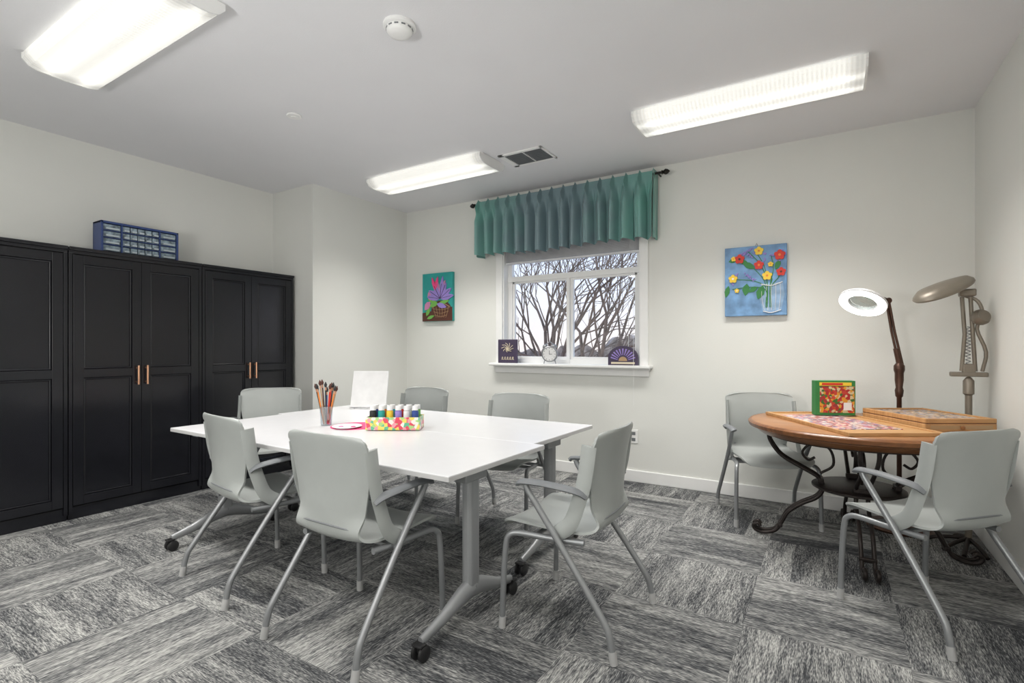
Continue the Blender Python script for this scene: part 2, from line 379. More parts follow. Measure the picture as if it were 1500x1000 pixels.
# ------------------------------------------------------------------ outside
random.seed(21)
def grow(V_, F_, p, d, r, ln, depth):
    pts = [p]; q = p.copy(); dd = d.copy(); n = 4
    for i in range(n):
        dd = (dd+Vector((random.uniform(-.12, .12), random.uniform(-.1, .1), random.uniform(-.08, .12)))).normalized()
        q = q+dd*ln/n; pts.append(q.copy())
    rr = [r*(1-0.35*i/n) for i in range(n+1)]
    sweep_into(V_, F_, pts, rr, 5)
    if depth <= 0: return
    k = 3
    for j in range(k):
        at = pts[random.randint(2, n)] if j else pts[-1]
        an = random.uniform(0.2, 0.7)*random.choice((-1, 1))
        nd = Vector((dd.x*math.cos(an)-dd.z*math.sin(an), dd.y+random.uniform(-.25, .25), dd.x*math.sin(an)+dd.z*math.cos(an)))
        nd.z += 0.08; nd.normalize()
        grow(V_, F_, at.copy(), nd, r*0.55, ln*random.uniform(0.62, 0.85), depth-1)
for (tx, ty, tz, lean, r0, nb, dp) in [(-4.9, 9.2, -2.9, 0.05, 0.13, 8, 4), (-3.6, 8.6, -2.9, 0.0, 0.11, 6, 4), (-7.2, 13.0, -2.9, 0.2, 0.11, 5, 3)]:
    Vv, Ff = [], []
    base = Vector((tx, ty, tz))
    top = base+Vector((lean, 0, 3.2))
    sweep_into(Vv, Ff, [base, base+Vector((lean*0.4, 0, 1.6)), top], [r0*1.2, r0, r0*0.9], 8)
    for k in range(nb):
        an = -1.25+2.5*k/(nb-1)+random.uniform(-.12, .12)
        grow(Vv, Ff, top-Vector((0, 0, random.uniform(0, .4))), Vector((math.sin(an), random.uniform(-.2, .2), math.cos(an))).normalized(), r0*0.40, random.uniform(1.3, 1.8), dp)
    me = bpy.data.meshes.new('bare_tree'); me.from_pydata([tuple(v) for v in Vv], [], Ff); me.update()
    finish('bare_tree', me, M['bark'])
box('outdoor_ground', (-8, 34, -3.0), (80, 56, 0.2), M['grass'])
def hedgef(u, t):
    x = -50+u*80; return (x, 40+2*math.sin(u*60), -2.9+t*(3.9+0.8*math.sin(u*47)+0.5*math.sin(u*131)+0.3*math.sin(u*310)))
gridsurf('distant_treeline', hedgef, 400, 2, M['hedge'], thick=0.5)

world = bpy.data.worlds.new('World'); scene.world = world; world.use_nodes = True
N = world.node_tree.nodes; L = world.node_tree.links; bg = N['Background']
tc = N.new('ShaderNodeTexCoord'); s = N.new('ShaderNodeSeparateXYZ'); L.new(tc.outputs['Generated'], s.inputs[0])
r = N.new('ShaderNodeValToRGB'); cr = r.color_ramp; cr.elements[0].position = 0.0; cr.elements[0].color = (0.84, 0.77, 0.73, 1)
cr.elements[1].position = 0.6; cr.elements[1].color = (0.36, 0.56, 0.92, 1); e = cr.elements.new(0.12); e.color = (0.74, 0.80, 0.90, 1)
L.new(s.outputs[2], r.inputs['Fac']); L.new(r.outputs['Color'], bg.inputs['Color']); bg.inputs['Strength'].default_value = 1.45

# ------------------------------------------------------------------ ceiling fixtures
def fixture(name, cx, cy, power, spread):
    E = empty(name, (cx, cy, H)); Lx = 1.34; wd = 0.37
    box('metal_pan', (0, 0, -0.010), (Lx, wd*0.8, 0.020), M['trim'], E, 0.004)
    prof = [(-wd/2, -0.012), (-wd/2, -0.040), (-wd/2+0.03, -0.072), (-wd/2+0.07, -0.084), (0, -0.088), (wd/2-0.07, -0.084), (wd/2-0.03, -0.072), (wd/2, -0.040), (wd/2, -0.012)]
    n = len(prof); x0, x1 = -Lx/2+0.008, Lx/2-0.008
    Vv = [(x0, y, z) for y, z in prof]+[(x1, y, z) for y, z in prof]; Ff = [(i, i+1, i+1+n, i+n) for i in range(n-1)]
    me = bpy.data.meshes.new('lens'); me.from_pydata(Vv, [], Ff); me.update()
    bm = bmesh.new(); bm.from_mesh(me); bmesh.ops.recalc_face_normals(bm, faces=bm.faces); bm.to_mesh(me); bm.free()
    finish('wraparound_lens', me, M['lens'], E)
    pp = [(y*1.02, z*1.03) for y, z in prof]
    for sx_ in (-1, 1):
        Vv = [(sx_*(Lx/2-0.008), y, z) for y, z in pp]+[(sx_*(Lx/2+0.004), y, z) for y, z in pp]
        Ff = [tuple(range(n)), tuple(range(n, 2*n))[::-1]]+[(i, i+n, (i+1) % n+n, (i+1) % n) for i in range(n)]
        me = bpy.data.meshes.new('cap'); me.from_pydata(Vv, [], Ff); me.update()
        finish('end_cap', me, M['trim'], E)
    ld = bpy.data.lights.new('fluorescent_output', 'AREA'); ld.shape = 'RECTANGLE'; ld.size = 1.25; ld.size_y = 0.3
    ld.energy = power; ld.color = (1.0, 0.975, 0.93); ld.spread = math.radians(spread)
    lo = bpy.data.objects.new('fluorescent_output', ld); scene.collection.objects.link(lo); lo.parent = E; lo.location = (0, 0, -0.094)
for cx, cy, pw, sp in [(-3.11, 1.16, 22, 105), (-3.14, 3.66, 23, 105), (-0.49, 3.62, 23, 105), (-0.49, 1.12, 22, 180), (-3.08, -1.3, 39, 180), (-0.49, -1.3, 39, 180)]:  # last three fixtures are out of view, added as fill lighting
    fixture('ceiling_light_fixture', cx, cy, pw, sp)
ld = bpy.data.lights.new('added_ceiling_fill', 'AREA'); ld.shape = 'DISK'; ld.size = 0.6; ld.energy = 50; ld.color = (1, 0.99, 0.97)  # added fill lamp behind the camera, aimed up to brighten the ceiling
lo = bpy.data.objects.new('added_ceiling_fill', ld); scene.collection.objects.link(lo); lo.location = (-1.6, -0.9, 1.4); lo.rotation_euler = (math.radians(180-32), 0, math.radians(10))

E = empty('smoke_detector', (-1.856, 1.91, H))
lathe('base_plate', [(0, 0), (0.083, 0), (0.083, -0.012), (0.074, -0.018), (0, -0.018)], M['trim'], E)
lathe('sensor_body', [(0, -0.018), (0.066, -0.018), (0.066, -0.034), (0.055, -0.048), (0.03, -0.055), (0, -0.055)], M['trim'], E)
for k in range(12):
    a = k*math.pi/6
    box('slot', (0.0655*math.cos(a), 0.0655*math.sin(a), -0.027), (0.004, 0.02, 0.007), M['chair_dk'], E, rot=(0, 0, a))
E = empty('sprinkler_cover', (-3.21, 2.26, H))
lathe('cover_disc', [(0, 0), (0.047, 0), (0.052, -0.006), (0.047, -0.012), (0, -0.013)], M['trim'], E)
lathe('collar', [(0, -0.013), (0.02, -0.013), (0.018, -0.018), (0, -0.018)], M['trim'], E)
E = empty('ceiling_air_vent', (-2.2, 3.80, H))
boxes('vent_frame', [((0, -0.135, -0.006), (0.42, 0.03, 0.012)), ((0, 0.135, -0.006), (0.42, 0.03, 0.012)), ((-0.185, 0, -0.006), (0.05, 0.3, 0.012)), ((0.2, 0, -0.006), (0.02, 0.3, 0.012)), ((0.02, 0, -0.006), (0.012, 0.27, 0.012))], M['trim'], E, 0.002)
box('vent_dark_throat', (0.02, 0, -0.001), (0.36, 0.26, 0.002), M['blackp'], E)
boxes('louvers', [((0.02, -0.11+i*0.022, -0.008), (0.35, 0.004, 0.010)) for i in range(11)], M['chair_dk'], E)

# ------------------------------------------------------------------ cabinets
def cabinet(y0, y1):
    Xf = -4.65; dep = Xf-XL-0.005; w = y1-y0; hh = 1.975
    E = empty('wardrobe_cabinet', (XL+0.005, (y0+y1)/2, 0))
    g = 0.006
    boxes('carcass', [((dep/2-0.015, 0, hh/2), (dep-0.03, w-g, hh-0.06)), ((dep/2-0.008, 0, 0.045), (dep-0.016, w-g, 0.09))], M['cab'], E, 0.002)
    boxes('crown', [((dep/2+0.0, 0, hh-0.012), (dep+0.03, w-g, 0.024)), ((dep/2-0.003, 0, hh-0.035), (dep+0.01, w-g, 0.025))], M['cab'], E, 0.004)
    boxes('side_stiles', [((dep-0.012, s_*(w/2-0.014), hh/2), (0.024, 0.022, hh-0.08)) for s_ in (-1, 1)], M['cab'], E, 0.002)
    dw = (w-g-0.05)/2-0.002; z0, z1 = 0.10, hh-0.055; dh = z1-z0; st = 0.062
    for s_ in (-1, 1):
        D = empty('door_leaf', (dep-0.012, s_*(dw/2+0.0015), z0), parent=E)
        zm = 0.955
        boxes('door_frame', [((0, -dw/2+st/2, dh/2), (0.024, st, dh)), ((0, dw/2-st/2, dh/2), (0.024, st, dh)),
                             ((0, 0, st/2), (0.024, dw-2*st, st)), ((0, 0, dh-st/2), (0.024, dw-2*st, st)), ((0, 0, zm), (0.024, dw-2*st, st))], M['cab'], D, 0.0025)
        box('recessed_panel', (-0.006, 0, dh/2), (0.008, dw-2*st+0.01, dh-0.02), M['cab'], D)
        pm = []
        for a, b in ((st, zm-st/2), (zm+st/2, dh-st)):
            pm += [((0.0, -dw/2+st+0.008, (a+b)/2), (0.014, 0.014, b-a)), ((0.0, dw/2-st-0.008, (a+b)/2), (0.014, 0.014, b-a)), ((0, 0, a+0.008), (0.014, dw-2*st, 0.014)), ((0, 0, b-0.008), (0.014, dw-2*st, 0.014))]
        boxes('panel_molding', pm, M['cab'], D, 0.006)
        yh = -s_*(dw/2-0.03)
        tubes('bar_handle', [[(0.040, yh, 0.855), (0.040, yh, 1.005)], [(0.01, yh, 0.875), (0.04, yh, 0.875)], [(0.01, yh, 0.985), (0.04, yh, 0.985)]], 0.0075, M['copper'], D)
    return E
cabinet(2.371, 3.27); cabinet(1.447, 2.371); cabinet(0.523, 1.447)

E = empty('parts_organizer', (-4.82, 1.95, 1.975))
wO, dO, hO = 0.55, 0.15, 0.25
boxes('blue_case', [((0, 0, 0.008), (dO, wO, 0.016)), ((0, 0, hO-0.008), (dO, wO, 0.016)), ((0, -wO/2+0.008, hO/2), (dO, 0.016, hO)), ((0, wO/2-0.008, hO/2), (dO, 0.016, hO)), ((-dO/2+0.006, 0, hO/2), (0.012, wO, hO)),
                    ((0, -0.135, hO/2), (dO-0.01, 0.01, hO-0.02)), ((0, 0.135, hO/2), (dO-0.01, 0.01, hO-0.02))]+[((0, 0, 0.016+k*0.0545), (dO-0.008, wO-0.02, 0.006)) for k in range(1, 4)], M['blue'], E, 0.002)
dr, lp = [], []
for k in range(4):
    zc = 0.043+k*0.0545
    for yc, wv in [(-0.2, 0.115), (0.2, 0.115)]+[(-0.104+j*0.052, 0.046) for j in range(5)]:
        dr.append(((0.0, yc, zc), (dO-0.02, wv, 0.043))); lp.append(((dO/2-0.004, yc, zc-0.012), (0.016, wv*0.75, 0.012)))
boxes('drawers', dr, M['drawer'], E, 0.003); boxes('drawer_pulls', lp, M['drawer_lip'], E)

# ------------------------------------------------------------------ conference tables
def ctable(x0, x1, y0, y1, lyc):
    E = empty('flip_top_table', ((x0+x1)/2, (y0+y1)/2, 0)); w = x1-x0; d = y1-y0
    box('top', (0, 0, 0.727), (w, d, 0.024), M['white_lam'], E, 0.002)
    boxes('edge_band', [((0, -d/2, 0.7255), (w, 0.002, 0.018)), ((-w/2, 0, 0.7255), (0.002, d, 0.018)), ((w/2, 0, 0.7255), (0.002, d, 0.018))], M['edge'], E)
    boxes('under_rails', [((0, -0.12, 0.70), (w-0.5, 0.03, 0.03)), ((0, 0.12, 0.70), (w-0.5, 0.03, 0.03))], M['tleg'], E, 0.004)
    for s_ in (-1, 1):
        x = s_*(w/2-0.11)
        G = empty('leg_assembly', (x, lyc, 0), parent=E)
        box('column', (0, 0, 0.42), (0.056, 0.078, 0.56), M['tleg'], G, 0.02, seg=3)
        boxes('top_bracket', [((0, 0, 0.695), (0.06, 0.4, 0.03)), ((0, 0, 0.67), (0.07, 0.16, 0.04))], M['tleg'], G, 0.006)
        V2, F2 = [], []
        for sy_ in (-1, 1):
            prof = [((0, 0, 0.165)), (0, sy_*0.07, 0.15), (0, sy_*0.2, 0.105), (0, sy_*0.33, 0.075)]
            sweep_into(V2, F2, [Vector(p) for p in prof], [0.046, 0.040, 0.028, 0.02], 12, 0.7, 1.0, up=(1, 0, 0))
        me = bpy.data.meshes.new('foot'); me.from_pydata([tuple(v) for v in V2], [], F2); me.update()
        finish('splayed_foot', me, M['tleg'], G, smooth=True, split=50)
        for sy_ in (-1, 1):
            for dx in (-0.019, 0.019):
                lathe('caster_wheel', [(0, -0.009), (0.026, -0.009), (0.032, -0.005), (0.032, 0.005), (0.026, 0.009), (0, 0.009)], M['black'], G, (dx, sy_*0.33, 0.032), (0, math.pi/2, 0), 20)
            boxes('caster_yoke', [((0, sy_*0.33, 0.05), (0.018, 0.03, 0.035)), ((0, sy_*0.34, 0.068), (0.05, 0.04, 0.01))], M['black'], G, 0.004)
    return E
t1 = ctable(-3.54, -1.27, 1.60, 2.376, -0.10)
t1.rotation_euler = (0, 0, math.radians(-0.8))
t2 = ctable(-3.59, -1.325, 2.3785, 3.145, 0.0)
t2.rotation_euler = (0, 0, math.radians(-0.8))

# ------------------------------------------------------------------ chairs
chair_parts = []
def build_chair(E):
    prof = [(.295, .418, .19), (.285, .442, .222), (.24, .458, .235), (.10, .454, .238), (-.04, .450, .232), (-.105, .452, .222), (-.142, .464, .206), (-.162, .496, .194), (-.166, .57, .202), (-.168, .68, .224), (-.180, .78, .240), (-.198, .865, .243), (-.203, .888, .234), (-.204, .897, .21)]
    P = catmull(prof, 4); n = len(P)
    def f(u, t):
        p = P[min(n-1, int(round(t*(n-1))))]; s_ = (u-0.5)*2
        b = min(1, max(0, (p.y-0.46)/0.12))
        b = b*b*(3-2*b)
        return (s_*p.z, p.x + b*0.040*s_*s_, p.y + (1-b)*0.016*s_*s_ - (0.012*abs(s_)**5 if p.y > 0.86 else 0))
    o = gridsurf('shell', f, 17, n, M['chair'], E, 0.011)
    P2 = []
    for s_ in (-1, 1):
        P2.append([(s_*.238, -.132, .84), (s_*.240, -.112, .70), (s_*.241, -.085, .60), (s_*.243, -.045, .50), (s_*.240, .02, .448)])
    o2 = tubes('side_spine', P2, 0.022, M['chair'], E, 8, 5, 0.45, 1.5, up=(1, 0, 0))
    fl = []; rl_ = []; tips = []
    for s_ in (-1, 1):
        fl.append([(s_*.215, -.10, .425), (s_*.235, .05, .425), (s_*.250, .19, .427), (s_*.262, .235, .415), (s_*.268, .252, .37), (s_*.272, .262, .20), (s_*.274, .268, .0)])
        rl_.append([(s_*.272, .150, .655), (s_*.272, .135, .625), (s_*.268, .06, .52), (s_*.268, -.04, .385), (s_*.275, -.20, .165), (s_*.28, -.235, .10), (s_*.283, -.255, .0)])
        tips += [[(s_*.2735, .2665, .05), (s_*.274, .268, .0)], [(s_*.2815, -.245, .05), (s_*.283, -.255, .0)]]
    o3 = tubes('front_legs', fl, 0.0135, M['silver'], E, 10, 4)
    o4 = tubes('rear_legs', rl_, 0.0145, M['silver'], E, 10, 4)
    o5 = tubes('leg_glides', tips, 0.0165, M['tip'], E, 10)
    o6 = tubes('seat_crossbars', [[(-.262, .0, .418), (.262, .0, .418)], [(-.24, .12, .424), (.24, .12, .424)]], 0.011, M['silver'], E, 8)
    o7 = tubes('armrests', [[(s_*.268, .185, .652), (s_*.274, .165, .664), (s_*.276, .08, .668), (s_*.272, -.02, .662), (s_*.255, -.09, .648), (s_*.238, -.115, .63)] for s_ in (-1, 1)], 0.016, M['chair_dk'], E, 10, 5, 1.5, 0.7, up=(1, 0, 0))
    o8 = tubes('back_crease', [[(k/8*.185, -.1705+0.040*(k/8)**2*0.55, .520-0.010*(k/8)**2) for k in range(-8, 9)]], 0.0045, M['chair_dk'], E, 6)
    return [o, o2, o3, o4, o5, o6, o7, o8]
def place_chair(x, y, fx, fy):
    rz = math.atan2(fy, fx)-math.pi/2
    E = empty('conference_chair', (x, y, 0), rz)
    if not chair_parts: chair_parts.extend(build_chair(E))
    else:
        for p in chair_parts:
            q = p.copy(); q.parent = E; scene.collection.objects.link(q)
    return E
place_chair(-2.69, 1.64, 0.14, 1)
place_chair(-1.78, 1.56, 0.0, 1)
place_chair(-0.98, 2.20, -1, -0.02)
place_chair(-1.98, 3.16, 0.05, -1)
place_chair(-2.97, 3.22, 0, -1)
place_chair(-3.97, 2.54, 0.70, -0.71)
place_chair(-0.40, 4.20, 0.38, -0.92)
place_chair(0.43, 3.045, -0.72, 0.69)

# ------------------------------------------------------------------ tabletop objects
TZ = 0.739
E = empty('paintbrush_cup', (-2.79, 2.20, TZ))
lathe('acrylic_cup', [(0, 0.0), (0.034, 0.0), (0.042, 0.125), (0.039, 0.125), (0.032, 0.006), (0, 0.006)], M['clear'], E)
cols = ['orange', 'tan', 'blackp', 'red', 'navy', 'brown', 'tan', 'blackp']
for i in range(12):
    a = i*2*math.pi/12+0.3; r1 = 0.014; r2 = 0.04+0.02*random.random(); h = 0.19+0.06*random.random()
    b0 = Vector((r1*math.cos(a), r1*math.sin(a), 0.01)); b1 = Vector((r2*math.cos(a), r2*math.sin(a), h)); d = (b1-b0).normalized()
    tubes('brush_handle', [[b0, b1]], 0.0042, M[cols[i % 8]], E, 6)
    tubes('ferrule', [[b1, b1+d*0.02]], 0.005, M['copper'], E, 6)
    V2, F2 = [], []; sweep_into(V2, F2, [b1+d*0.02, b1+d*0.035, b1+d*0.055], [0.006, 0.010, 0.002], 6)
    me = bpy.data.meshes.new('b'); me.from_pydata([tuple(v) for v in V2], [], F2); me.update(); finish('bristles', me, M['brown' if i % 2 else 'blackp'], E, smooth=True)
yaw = math.radians(31.8)
E = empty('paint_bottle_rack', (-2.30, 2.33, TZ), yaw)
boxes('printed_tray', [((0, -0.075, 0.045), (0.33, 0.006, 0.075)), ((0, 0.075, 0.045), (0.33, 0.006, 0.075)), ((-0.162, 0, 0.045), (0.006, 0.15, 0.075)), ((0.162, 0, 0.045), (0.006, 0.15, 0.075)), ((0, 0, 0.008), (0.33, 0.15, 0.008))], M['striped'], E, 0.001)
bc = ['blackp', 'teal', 'yellow', 'lilac', 'white', 'navy', 'orange', 'cyan', 'red', 'white', 'lgreen', 'pink']
for j in range(2):
    for i in range(6):
        px, py = -0.13+i*0.052, -0.035+j*0.07
        lathe('bottle', [(0, 0.012), (0.021, 0.012), (0.021, 0.115), (0.012, 0.122), (0, 0.122)], M[bc[(i+j*5) % 12]], E, (px, py, 0), None, 14)
        lathe('bottle_cap', [(0, 0.122), (0.019, 0.122), (0.0185, 0.148), (0, 0.15)], M['white'], E, (px, py, 0), None, 14)
E = empty('paint_palette_plate', (-2.60, 2.22, TZ), yaw)
lathe('pink_mat', [(0, 0), (0.155, 0), (0.155, 0.003), (0, 0.003)], M['pink'], E, (0.03, 0.05, 0), None, 36)
lathe('white_plate', [(0, 0.004), (0.07, 0.004), (0.092, 0.014), (0.09, 0.016), (0.068, 0.008), (0, 0.008)], M['white'], E, (0.0, -0.03, 0), None, 32)
for i, c in enumerate(['pink', 'white', 'mauve', 'white']):
    lathe('paint_blob', [(0, 0.008), (0.016, 0.008), (0.012, 0.012), (0, 0.013)], M[c], E, (0.04*math.cos(i*1.5), -0.03+0.04*math.sin(i*1.5), 0), None, 12)
tubes('loose_brush', [[(0.33, 0.16, 0.005), (0.20, 0.02, 0.005)]], 0.004, M['navy'], E, 8)
E = empty('blank_canvas_easel', (-3.25, 2.98, TZ), yaw-0.05)
B = empty('board', (0, 0, 0.018), parent=E); B.rotation_euler = (math.radians(-16), 0, 0)
box('canvas', (0, 0, 0.15), (0.30, 0.014, 0.30), M['white'], B, 0.003)
box('ledge', (0, -0.012, -0.004), (0.30, 0.035, 0.012), M['white'], B, 0.002)
tubes('rear_prop', [[(0, 0.09, 0.27), (0, 0.17, 0.0)], [(-.12, 0.17, 0.006), (.12, 0.17, 0.006)], [(-.12, -.01, 0.006), (-.12, 0.17, 0.006)], [(.12, -.01, 0.006), (.12, 0.17, 0.006)]], 0.006, M['white'], E, 8)

# ------------------------------------------------------------------ round table
RC = (0.15, 3.85); RT = 0.775
E = empty('round_wood_table', (RC[0], RC[1], 0))
lathe('wood_top', [(0, RT-0.03), (0.585, RT-0.03), (0.60, RT-0.012), (0.603, RT-0.004), (0.596, RT), (0, RT)], M['wood'], E, None, None, 72)
ring('wood_rim', [(0.585, RT-0.034), (0.60, RT-0.042), (0.615, RT-0.036), (0.621, RT-0.014), (0.612, RT-0.003), (0.602, RT-0.001), (0.596, RT-0.012)], M['wood_rim'], E, seg=72)
ring('apron_ring', [(0.50, RT-0.085), (0.545, RT-0.08), (0.58, RT-0.05), (0.58, RT-0.03), (0.5, RT-0.03)], M['wood_rim'], E, seg=72)
ring('iron_ring', [(0.46, RT-0.095), (0.50, RT-0.095), (0.50, RT-0.065), (0.46, RT-0.065)], M['iron'], E)
lathe('lower_shelf', [(0, 0.36), (0.235, 0.36), (0.25, 0.368), (0.25, 0.378), (0.235, 0.384), (0, 0.384)], M['iron'], E, None, None, 40)
for k in range(4):
    a = math.pi/2*k+math.radians(4)
    Lg = empty('scroll_leg', (0, 0, 0), a, parent=E)
    upath = [(0.50, 0, RT-0.075), (0.485, 0, 0.63), (0.42, 0, 0.54), (0.30, 0, 0.47), (0.215, 0, 0.42), (0.185, 0, 0.36), (0.22, 0, 0.29), (0.31, 0, 0.235), (0.385, 0, 0.17), (0.42, 0, 0.10), (0.46, 0, 0.04), (0.53, 0, 0.018), (0.575, 0, 0.03), (0.585, 0, 0.058), (0.56, 0, 0.072), (0.545, 0, 0.055)]
    ps = []
    for o_ in (-0.03, 0.03): ps.append([(x, o_*(1.4 if z > 0.6 else 1.0), z) for x, y, z in upath])
    tubes('scroll_bars', ps, 0.0115, M['iron'], Lg, 8, 5)
    tubes('inner_scroll', [[(0.20, 0, 0.44), (0.13, 0, 0.50), (0.15, 0, 0.60), (0.24, 0, 0.63), (0.30, 0, 0.57), (0.27, 0, 0.52), (0.23, 0, 0.54)]], 0.008, M['iron'], Lg, 8, 5)
    boxes('collars', [((0.20, 0, 0.40), (0.035, 0.09, 0.03)), ((0.50, 0, RT-0.08), (0.04, 0.11, 0.02)), ((0.43, 0, 0.08), (0.03, 0.085, 0.025))], M['iron'], Lg, 0.006)

E = empty('jigsaw_puzzle_tray', (0.075, 3.765, RT), yaw)
tw, tl = 0.50, 0.88
box('board', (0, 0, 0.006), (tw, tl, 0.012), M['wood2'], E, 0.002)
boxes('rim', [((0, -tl/2, 0.010), (tw+0.02, 0.02, 0.020)), ((0, tl/2, 0.010), (tw+0.02, 0.02, 0.020)), ((-tw/2, 0, 0.010), (0.02, tl, 0.020)), ((tw/2, 0, 0.010), (0.02, tl, 0.020))], M['wood2'], E, 0.003)
box('puzzle', (-0.045, 0.02, 0.0135), (0.38, 0.62, 0.003), M['puzzle'], E)
E = empty('puzzle_storage_box', (0.492, 3.985, RT), yaw)
bw, bl = 0.40, 0.52
boxes('lower_drawer_case', [((0, 0, 0.022), (bw, bl, 0.044))], M['wood2'], E, 0.004)
boxes('upper_tray', [((0, 0, 0.052), (bw-0.01, bl-0.01, 0.012)), ((0, -bl/2+0.01, 0.060), (bw, 0.018, 0.026)), ((0, bl/2-0.01, 0.060), (bw, 0.018, 0.026)), ((-bw/2+0.01, 0, 0.060), (0.018, bl, 0.026)), ((bw/2-0.01, 0, 0.060), (0.018, bl, 0.026))], M['wood2'], E, 0.003)
box('loose_pieces', (0, 0, 0.0625), (bw-0.07, bl-0.08, 0.009), M['pieces'], E)
boxes('drawer_gap', [((0, -bl/2-0.0005, 0.024), (bw-0.05, 0.002, 0.022))], M['tan'], E)
boxes('shadow_gap', [((0, 0, 0.045), (bw-0.004, bl-0.004, 0.004))], M['brown'], E)
lathe('drawer_knob', [(0, 0), (0.008, 0), (0.012, 0.012), (0, 0.018)], M['wood'], E, (0, -bl/2, 0.024), (math.pi/2, 0, 0), 12)
E = empty('jigsaw_puzzle_box', (0.022, 4.055, RT+0.0202), yaw-0.12)
box('carton', (0, 0, 0.115), (0.25, 0.055, 0.23), M['green'], E, 0.002)
box('front_art', (0.01, -0.0285, 0.105), (0.215, 0.002, 0.175), M['boxart'], E)
box('title_band', (0.0, -0.0285, 0.208), (0.20, 0.002, 0.022), M['yellow'], E)
box('title_letters', (-0.02, -0.0302, 0.208), (0.13, 0.001, 0.014), M['red'], E)
box('side_art', (0.126, 0, 0.115), (0.001, 0.045, 0.21), M['red'], E)
boxes('corner_label', [((0.075, -0.0302, 0.06), (0.05, 0.001, 0.05))], M['white'], E)

# ------------------------------------------------------------------ magnifier lamps
M['ledring'] = mat('led_ring', (1, 1, 1), 0.4, emit=(1, 1, 1), estr=3.2)
M['lampwhite'] = mat('lamp_head_shell', (0.62, 0.62, 0.62), 0.4)
E = empty('magnifier_floor_lamp', (0.41, 4.42, 0))
lathe('weighted_base', [(0, 0), (0.19, 0), (0.195, 0.012), (0.17, 0.03), (0.06, 0.038), (0.02, 0.05), (0, 0.05)], M['bronze'], E)
lathe('pole', [(0.015, 0.04), (0.015, 0.90), (0.022, 0.91), (0.026, 0.95), (0.020, 0.97), (0.026, 1.02), (0.026, 1.07), (0.032, 1.09), (0.032, 1.12), (0.018, 1.14), (0, 1.15)], M['bronze'], E, None, None, 16)
hp = Vector((0.185-0.41, 4.02-4.42, 1.545))
tubes('spring_arm', [[(0, 0, 1.12), (-0.045, -0.02, 1.36), (-0.075, -0.04, 1.57)], [(0.018, 0, 1.13), (-0.028, -0.02, 1.36), (-0.06, -0.04, 1.56)]], 0.008, M['bronze'], E, 8)
tubes('sleeve', [[(0.0, 0, 1.14), (-0.018, -0.007, 1.24)]], 0.018, M['bronze'], E, 10)
tubes('head_joint', [[(-0.068, -0.04, 1.575), (-0.10, -0.10, 1.585), (-0.14, -0.26, 1.57)]], 0.010, M['bronze'], E, 8, 4)
lathe('elbow_knob', [(0, -0.02), (0.020, -0.02), (0.020, 0.02), (0, 0.02)], M['bronze'], E, (-0.07, -0.04, 1.57), (math.pi/2, 0, 0.5), 14)
Hd = empty('head', hp, parent=E); Hd.rotation_euler = (math.radians(-26), math.radians(24), math.radians(10))
ring('housing', [(0.080, 0.010), (0.12, 0.014), (0.136, 0.0), (0.138, -0.010), (0.134, -0.015), (0.080, -0.012)], M['lampwhite'], Hd)
ring('led_ring', [(0.086, -0.0155), (0.132, -0.0155), (0.132, -0.021), (0.086, -0.021)], M['ledring'], Hd)
lathe('magnifying_lens', [(0, 0.008), (0.05, 0.005), (0.080, 0), (0.05, -0.005), (0, -0.008)], M['lensglass'], Hd, None, None, 32)

E = empty('articulated_magnifier_lamp', (0.735, 4.20, 0))
tubes('tripod_base', [[(0, 0, 0.06), (0.085*math.cos(a), 0.085*math.sin(a), 0.05), (rr*0.8*math.cos(a), rr*0.8*math.sin(a), 0.03), (rr*math.cos(a), rr*math.sin(a), 0.012)] for a, rr in [(math.radians(225), .2), (math.radians(285), .2), (math.radians(255), .22), (math.radians(100), .2), (math.radians(165), .2)]], 0.012, M['iron'], E, 8, 3)
lathe('pole', [(0.018, 0.03), (0.018, 0.95), (0.028, 0.96), (0.028, 1.04), (0.014, 1.06), (0, 1.07)], M['beige_metal'], E, None, None, 16)
boxes('clamp_block', [((0, 0, 1.08), (0.18, 0.05, 0.028)), ((0, 0, 1.115), (0.06, 0.045, 0.06))], M['beige_metal'], E, 0.006)
tubes('parallel_arms', [[(-0.035, -0.01, 1.10), (-0.022, -0.02, 1.33), (-0.035, -0.02, 1.56)], [(0.030, -0.01, 1.10), (0.016, -0.02, 1.33), (0.005, -0.02, 1.56)]], 0.011, M['beige_metal'], E, 8)
tubes('spring', [[(-0.005+0.012*math.cos(k*1.2), -0.015+0.012*math.sin(k*1.2), 1.14+k*0.004) for k in range(60)]], 0.003, M['silver'], E, 5)
lathe('pivot_knob', [(0, -0.03), (0.036, -0.03), (0.048, -0.01), (0.048, 0.01), (0.036, 0.03), (0, 0.03)], M['beige_metal'], E, (0.045, -0.06, 1.43), (math.radians(70), 0, 0.5), 18)
tubes('rear_link', [[(-0.02, 0.0, 1.57), (0.04, -0.02, 1.53), (0.06, -0.03, 1.44), (0.035, -0.02, 1.36), (0.075, -0.03, 1.22), (0.06, -0.02, 1.10)]], 0.010, M['beige_metal'], E, 8, 4)
boxes('yoke', [((-0.01, -0.02, 1.585), (0.08, 0.06, 0.045))], M['beige_metal'], E, 0.008)
Hd = empty('head', (-0.13, -0.11, 1.60), parent=E); Hd.rotation_euler = (math.radians(6), math.radians(-22), math.radians(32))
V2, F2 = [], []
n = 28; rings = [(0.0, 0.05), (0.45, 0.048), (0.8, 0.038), (0.97, 0.012), (1.0, -0.004), (0.95, -0.014), (0.8, -0.014), (0.6, -0.006), (0.0, -0.006)]
for s_, z in rings:
    for k in range(n):
        a = 2*math.pi*k/n; x = math.cos(a)*0.19*max(s_, 0.001); y = math.sin(a)*0.10*max(s_, 0.001)
        V2.append((x, y*(1.0+0.25*-math.cos(a)), z))
